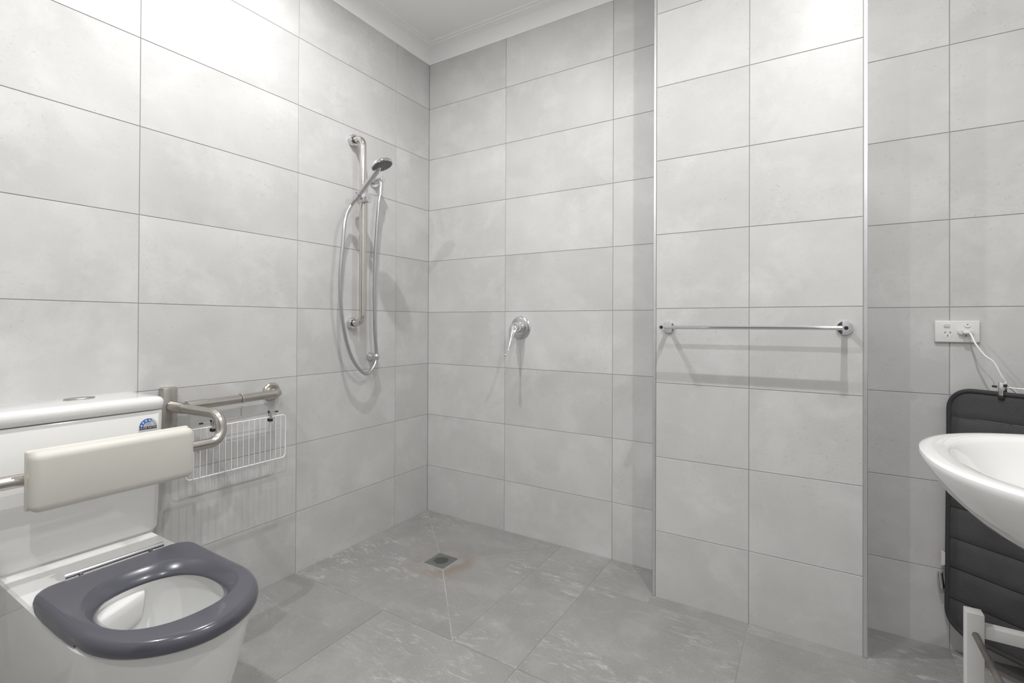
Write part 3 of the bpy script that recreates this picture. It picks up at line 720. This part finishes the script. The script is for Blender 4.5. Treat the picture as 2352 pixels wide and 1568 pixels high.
# ------------------------------------------------------------------ power point, plug and cord
px0, px1, pz0, pz1 = 2.3005, 2.4165, 1.0455, 1.1195
pp = thing('power_point', 'white double power point with two switches on the back wall', 'power point', ((px0+px1)/2, 0, pz0))
bm = B(); box(bm, (px0, -0.0115, pz0), (px1, 0.0, pz1), 0.0035, 3); obj('plate', bm, M_PLAST, pp, 40)
def stadium(bm, cx, cz, w, h, y0, y1, sq_=2.6, n=28, tilt=0.0):
    rg = []
    for y, s in ((y0, 1.0), (y1+0.0008, 1.0), (y1, 0.94)):
        rg.append([(cx+s*w*abs(math.cos(a))**(2/sq_)*math.copysign(1, math.cos(a)), y-tilt*s*h*math.sin(a), cz+s*h*abs(math.sin(a))**(2/sq_)*math.copysign(1, math.sin(a))) for a in [2*PI*k/n for k in range(n)]])
    return loft(bm, rg)
for i, cx in enumerate((2.3318, 2.3845)):
    bm = B(); stadium(bm, cx, 1.1035, 0.0078, 0.0058, -0.0105, -0.0165 if i == 0 else -0.0145, tilt=0.18 if i == 0 else -0.25); sw = obj('switch', bm, M_PLAST, pp, 40)
    if i:
        bm = B(); box(bm, (cx-0.0025, -0.0168, 1.1070), (cx+0.0025, -0.0128, 1.1080)); obj('red_mark', bm, M_RED, sw)
    cxs = cx+0.0025 if i == 0 else cx-0.003
    bm = B(); stadium(bm, cxs, 1.0745, 0.0142, 0.0122, -0.0105, -0.0120, 3.0); sk = obj('socket', bm, M_PLAST, pp, 40)
    for dx, dz, rot in ((-0.0068, 0.0048, -0.6), (0.0068, 0.0048, 0.6), (0.0, -0.0062, 0.0)):
        bm = B(); box(bm, (-0.00085, -0.0005, -0.0030), (0.00085, 0.0005, 0.0030)); bm.transform(Matrix.Translation((cxs+dx, -0.0120, 1.0745+dz)) @ Matrix.Rotation(-rot, 4, 'Y')); obj('pin_slot', bm, M_DARK, sk)
reparent(pp)
pg = thing('power_plug', 'white two-pin plug with white cord in the right-hand socket', 'plug', (2.38, -0.012, 1.07))
bm = B(); stadium(bm, 2.3790, 1.0805, 0.0195, 0.0088, -0.0125, -0.0230, 2.8); pb = obj('body', bm, M_PLAST, pg, 40)
bm = B(); box(bm, (2.3690, -0.0400, 1.0755), (2.3880, -0.0225, 1.0860), 0.003, 2); obj('grip', bm, M_PLAST, pb, 40)
cpts = [(2.3850, -0.036, 1.0790), (2.3890, -0.044, 1.0700), (2.3960, -0.060, 1.0420), (2.4140, -0.073, 1.0080), (2.4340, -0.082, 0.9860), (2.4510, -0.088, 0.9430), (2.4680, -0.085, 0.912), (2.492, -0.075, 0.880), (2.50, -0.060, 0.80), (2.515, -0.055, 0.60), (2.52, -0.05, 0.30), (2.53, -0.05, 0.05), (2.56, -0.05, 0.006), (2.62, -0.06, 0.005)]
bm = B(); tube(bm, bez(cpts, 8), 0.0029, 10); obj('cord', bm, M_PLAST, pg, 50)
reparent(pg)

# ------------------------------------------------------------------ bath mat hung across the corner
m0 = Vector((2.335, -0.030, 0)); mdir = Vector((0.795, -0.607, 0)).normalized(); mn = Vector((-0.607, -0.795, 0)).normalized()
MW, MZ0, MZ1, MR = 0.455, 0.085, 0.890, 0.065
mat_o = thing('bath_mat', 'charcoal quilted plush bath mat hanging behind the basin', 'bath mat', m0+mdir*MW/2+Vector((0, 0, MZ0)))
def mp_(t, z, d=0.0):
    sag = -0.010*max(0.0, (0.7-z))*max(0, 1-t/0.2)
    return m0+mdir*(t+sag)+Vector((0, 0, z))+mn*d
def edge_t(z):
    """how far in the left/right edge lies at height z (rounded corners)"""
    r = MR
    if z > MZ1-r: dz = z-(MZ1-r); return r-math.sqrt(max(r*r-dz*dz, 0))
    if z < MZ0+r: dz = MZ0+r-z; return r-math.sqrt(max(r*r-dz*dz, 0))
    return 0.0
qz = [MZ0, 0.189, 0.293, 0.392, 0.496, 0.594, 0.695, 0.798, MZ1]
for za, zb_ in zip(qz, qz[1:]):
    bm = B(); nz_, nt = 8, 18; grid = {}
    for side_ in (0, 1):
        for i in range(nz_+1):
            f = i/nz_; z = za+0.0012+(zb_-za-0.0024)*f
            e = edge_t(z)+0.003
            for j in range(nt+1):
                g = j/nt; t = e+(MW-2*e)*g
                puff = 0.0055*(1-(2*f-1)**6)*min(1, 8*min(g, 1-g)+0.35)
                grid[(side_, i, j)] = bm.verts.new(mp_(t, z, puff if side_ == 0 else -0.006))
    for i in range(nz_):
        for j in range(nt):
            bm.faces.new((grid[0, i, j], grid[0, i, j+1], grid[0, i+1, j+1], grid[0, i+1, j]))
            bm.faces.new((grid[1, i, j], grid[1, i+1, j], grid[1, i+1, j+1], grid[1, i, j+1]))
    for i in range(nz_):
        bm.faces.new((grid[0, i, 0], grid[0, i+1, 0], grid[1, i+1, 0], grid[1, i, 0])); bm.faces.new((grid[0, i, nt], grid[1, i, nt], grid[1, i+1, nt], grid[0, i+1, nt]))
    for j in range(nt):
        bm.faces.new((grid[0, 0, j], grid[1, 0, j], grid[1, 0, j+1], grid[0, 0, j+1])); bm.faces.new((grid[0, nz_, j], grid[0, nz_, j+1], grid[1, nz_, j+1], grid[1, nz_, j]))
    bmesh.ops.recalc_face_normals(bm, faces=bm.faces)
    obj('quilted_panel', bm, M_MAT, mat_o, 50)
bnd = []
zs_ = [MZ0+MR*(1-math.cos(PI/2*k/8)) for k in range(9)]+[MZ0+MR+(MZ1-MZ0-2*MR)*k/10 for k in range(1, 10)]+[MZ1-MR*(1-math.cos(PI/2*k/8)) for k in range(8, -1, -1)]
left = [mp_(edge_t(z), z) for z in zs_]; right = [mp_(MW-edge_t(z), z) for z in reversed(zs_)]
bm = B(); ptsb = left+right+[left[0]]
tube(bm, ptsb, 0.0075, 10, caps=False); obj('binding', bm, M_BIND, mat_o, 60)
bm = B(); loft(bm, [[mp_(0.004, 0.331, 0.004), mp_(0.004, 0.331, 0.005), mp_(0.004, 0.301, 0.005), mp_(0.004, 0.301, 0.004)],
                    [mp_(-0.017, 0.340, 0.004), mp_(-0.017, 0.340, 0.005), mp_(-0.017, 0.285, 0.005), mp_(-0.017, 0.285, 0.004)]]); obj('care_tag', bm, M_CLOTH, mat_o)
reparent(mat_o)
mh = thing('clip_hanger', 'chrome wire clip hanger holding up the charcoal bath mat', 'hanger', m0+mdir*0.23+Vector((0, 0, 0.91)), 'clip hangers')
zb = 0.912
bm = B(); tube(bm, [mp_(0.125, zb), mp_(0.335, zb)], 0.0016, 8); hb = obj('crossbar', bm, M_CHROME2, mh, 40)
for t in (0.121, 0.339):
    bm = B(); tube(bm, [mp_(t-0.006, zb), mp_(t+0.006, zb)], 0.0034, 8); obj('end_cap', bm, M_BLACK, hb, 40)
for t in (0.141, 0.319): clip_parts(mh, mp_(t, zb+0.009), tuple(mdir), tuple(mn), 1.0, 0.0078)
hk = [mp_(0.23, zb), mp_(0.23, zb+0.04)]+[mp_(0.23+0.022*math.cos(a)-0.006, zb+0.066+0.022*math.sin(a)) for a in [math.radians(-70+15*k) for k in range(18)]]
bm = B(); tube(bm, hk, 0.0016, 8); obj('hook', bm, M_CHROME2, mh, 40)
reparent(mh)
hkp = mp_(0.224, zb+0.0835)
wh = thing('wall_hook', 'chrome robe hook arm on the right wall carrying the mat hanger', 'hook', (RX, hkp.y, hkp.z))
bm = B(); lathe(bm, (RX, hkp.y, hkp.z), (-1, 0, 0), [(0, 0.022), (0.006, 0.022), (0.008, 0.018), (0.008, 0.0)], 28); obj('base', bm, M_CHROME, wh, 40)
bm = B(); tube(bm, [(RX-0.006, hkp.y, hkp.z), (hkp.x-0.02, hkp.y, hkp.z), (hkp.x-0.026, hkp.y, hkp.z+0.012)], 0.0026, 10); obj('arm', bm, M_CHROME, wh, 40)
reparent(wh)
# little metal end of a pipe on the wall, half behind the mat
pf = thing('pipe_fitting', 'small chrome pipe end on the wall at the mat edge', 'pipe fitting', (2.325, 0, 0.24))
bm = B(); tube(bm, [(2.3115, -0.022, 0.262), (2.3175, -0.020, 0.210)], [0.0075, 0.0070], 16); obj('tube_end', bm, M_CHROME2, pf, 40)
bm = B(); tube(bm, [(2.3245, -0.016, 0.264), (2.3275, -0.014, 0.212)], [0.0062, 0.0058], 14); obj('tube_end', bm, M_CHROME2, pf, 40)
bm = B(); box(bm, (2.308, -0.016, 0.226), (2.345, 0.0, 0.250), 0.002, 1); obj('saddle', bm, M_CHROME2, pf, 40)
reparent(pf)

# ------------------------------------------------------------------ wash basin on the right wall
BC = (2.466, -1.017); BA, BBh = 0.343, 0.327
wb = thing('wash_basin', 'white porcelain wall-hung wash basin at the right edge', 'basin', (RX, BC[1], 0.70))
NB = 96
def bring(s, z, shift=0.0, wallx=RX, n=2.364):
    out = []
    for k in range(NB):
        a = 2*PI*k/NB; c, sn = math.cos(a), math.sin(a)
        x = -BA*s*abs(c)**(2/n) if c > 0 else (wallx-BC[0]-0.001-shift)*abs(c)**0.35
        w = BBh*s*(abs(sn)**(2/n) if c > 0 else abs(sn)**0.35 if False else abs(sn)**(2/n))
        out.append((min(BC[0]+shift+x, RX-0.0005), BC[1]+math.copysign(w, sn), z))
    return out
def iring(s, z, shift=0.0, n=2.3):
    return [(2.462+shift-0.292*s*math.copysign(abs(math.cos(a))**(2/n), math.cos(a))*(1 if math.cos(a) > 0 else 0.55), BC[1]+0.283*s*math.copysign(abs(math.sin(a))**(2/n), math.sin(a)), z) for a in [2*PI*k/NB for k in range(NB)]]
bm = B()
rg = [bring(0.20, 0.668, 0.12), bring(0.36, 0.671, 0.105), bring(0.52, 0.684, 0.085), bring(0.66, 0.705, 0.062), bring(0.78, 0.733, 0.042), bring(0.875, 0.765, 0.025), bring(0.94, 0.800, 0.012), bring(0.980, 0.833, 0.004), bring(0.996, 0.850), bring(1.0, 0.857), bring(0.996, 0.862), bring(0.985, 0.8645), bring(0.965, 0.8655)]
rg += [iring(1.02, 0.864), iring(1.0, 0.8615), iring(0.98, 0.854), iring(0.95, 0.836), iring(0.89, 0.805), iring(0.78, 0.772), iring(0.58, 0.745), iring(0.30, 0.730), iring(0.085, 0.724)]
loft(bm, rg); obj('bowl', bm, M_PORC, wb, 40)
bm = B(); lathe(bm, (2.447, BC[1], 0.722), (0, 0, 1), [(0.0, 0.031), (0.003, 0.031), (0.004, 0.026), (0.002, 0.018), (0.004, 0.0)], 28); obj('waste', bm, M_CHROME, wb, 40)
bm = B(); tube(bm, arc_path([(2.50, BC[1], 0.66), (2.50, BC[1], 0.56), (RX-0.001, BC[1], 0.56)], 0.04, 8), 0.019, 18); obj('waste_pipe', bm, M_CHROME, wb, 40)
bm = B(); lathe(bm, (2.655, BC[1], 0.866), (0, 0, 1), [(0, 0.026), (0.004, 0.026), (0.006, 0.021), (0.09, 0.021), (0.095, 0.017), (0.095, 0.0)], 28); tp = obj('tap', bm, M_CHROME, wb, 40)
bm = B(); tube(bm, arc_path([(2.655, BC[1], 0.925), (2.56, BC[1], 0.94), (2.535, BC[1], 0.915)], 0.015, 6), 0.011, 16); obj('spout', bm, M_CHROME, tp, 40)
bm = B(); tube(bm, [(2.66, BC[1], 0.965), (2.60, BC[1], 0.985), (2.55, BC[1], 0.995)], [0.009, 0.006, 0.005], 12); obj('lever', bm, M_CHROME, tp, 40)
reparent(wb)

# ------------------------------------------------------------------ white frame stool under the basin
fs = thing('frame_stool', 'chipped white square-tube stool frame with rusty rods under the basin', 'stool', (2.40, -0.92, 0.0))
PX0, PX1, PY1, PY0, PT, PH_ = 2.236, 2.560, -0.732, -1.090, 0.030, 0.470
for x in (PX0, PX1):
    for y in (PY0, PY1):
        bm = B(); box(bm, (x, y-PT, 0.006), (x+PT, y, PH_), 0.0016, 2); lg = obj('leg', bm, M_PAINTED, fs, 40)
        bm = B(); box(bm, (x-0.001, y-PT-0.001, 0.0), (x+PT+0.001, y+0.001, 0.012), 0.002, 1); obj('foot', bm, M_BLACK, lg)
for y in (PY0, PY1):
    bm = B(); box(bm, (PX0+PT, y-PT+0.004, 0.418), (PX1, y-0.001, 0.444), 0.0016, 2); obj('rail', bm, M_PAINTED, fs, 40)
    bm = B(); box(bm, (PX0+PT, y-PT+0.004, 0.090), (PX1, y-0.001, 0.114), 0.0016, 2); obj('rail', bm, M_PAINTED, fs, 40)
for x in (PX0+PT*0.5, PX1+PT*0.5):
    bm = B(); tube(bm, [(x, PY1-PT, 0.424), (x, PY0, 0.424)], 0.0062, 12); obj('rod', bm, M_RUST, fs, 40)
    bm = B(); tube(bm, [(x, PY1-PT, 0.15), (x, PY0, 0.15)], 0.0062, 12); obj('rod', bm, M_RUST, fs, 40)
reparent(fs)
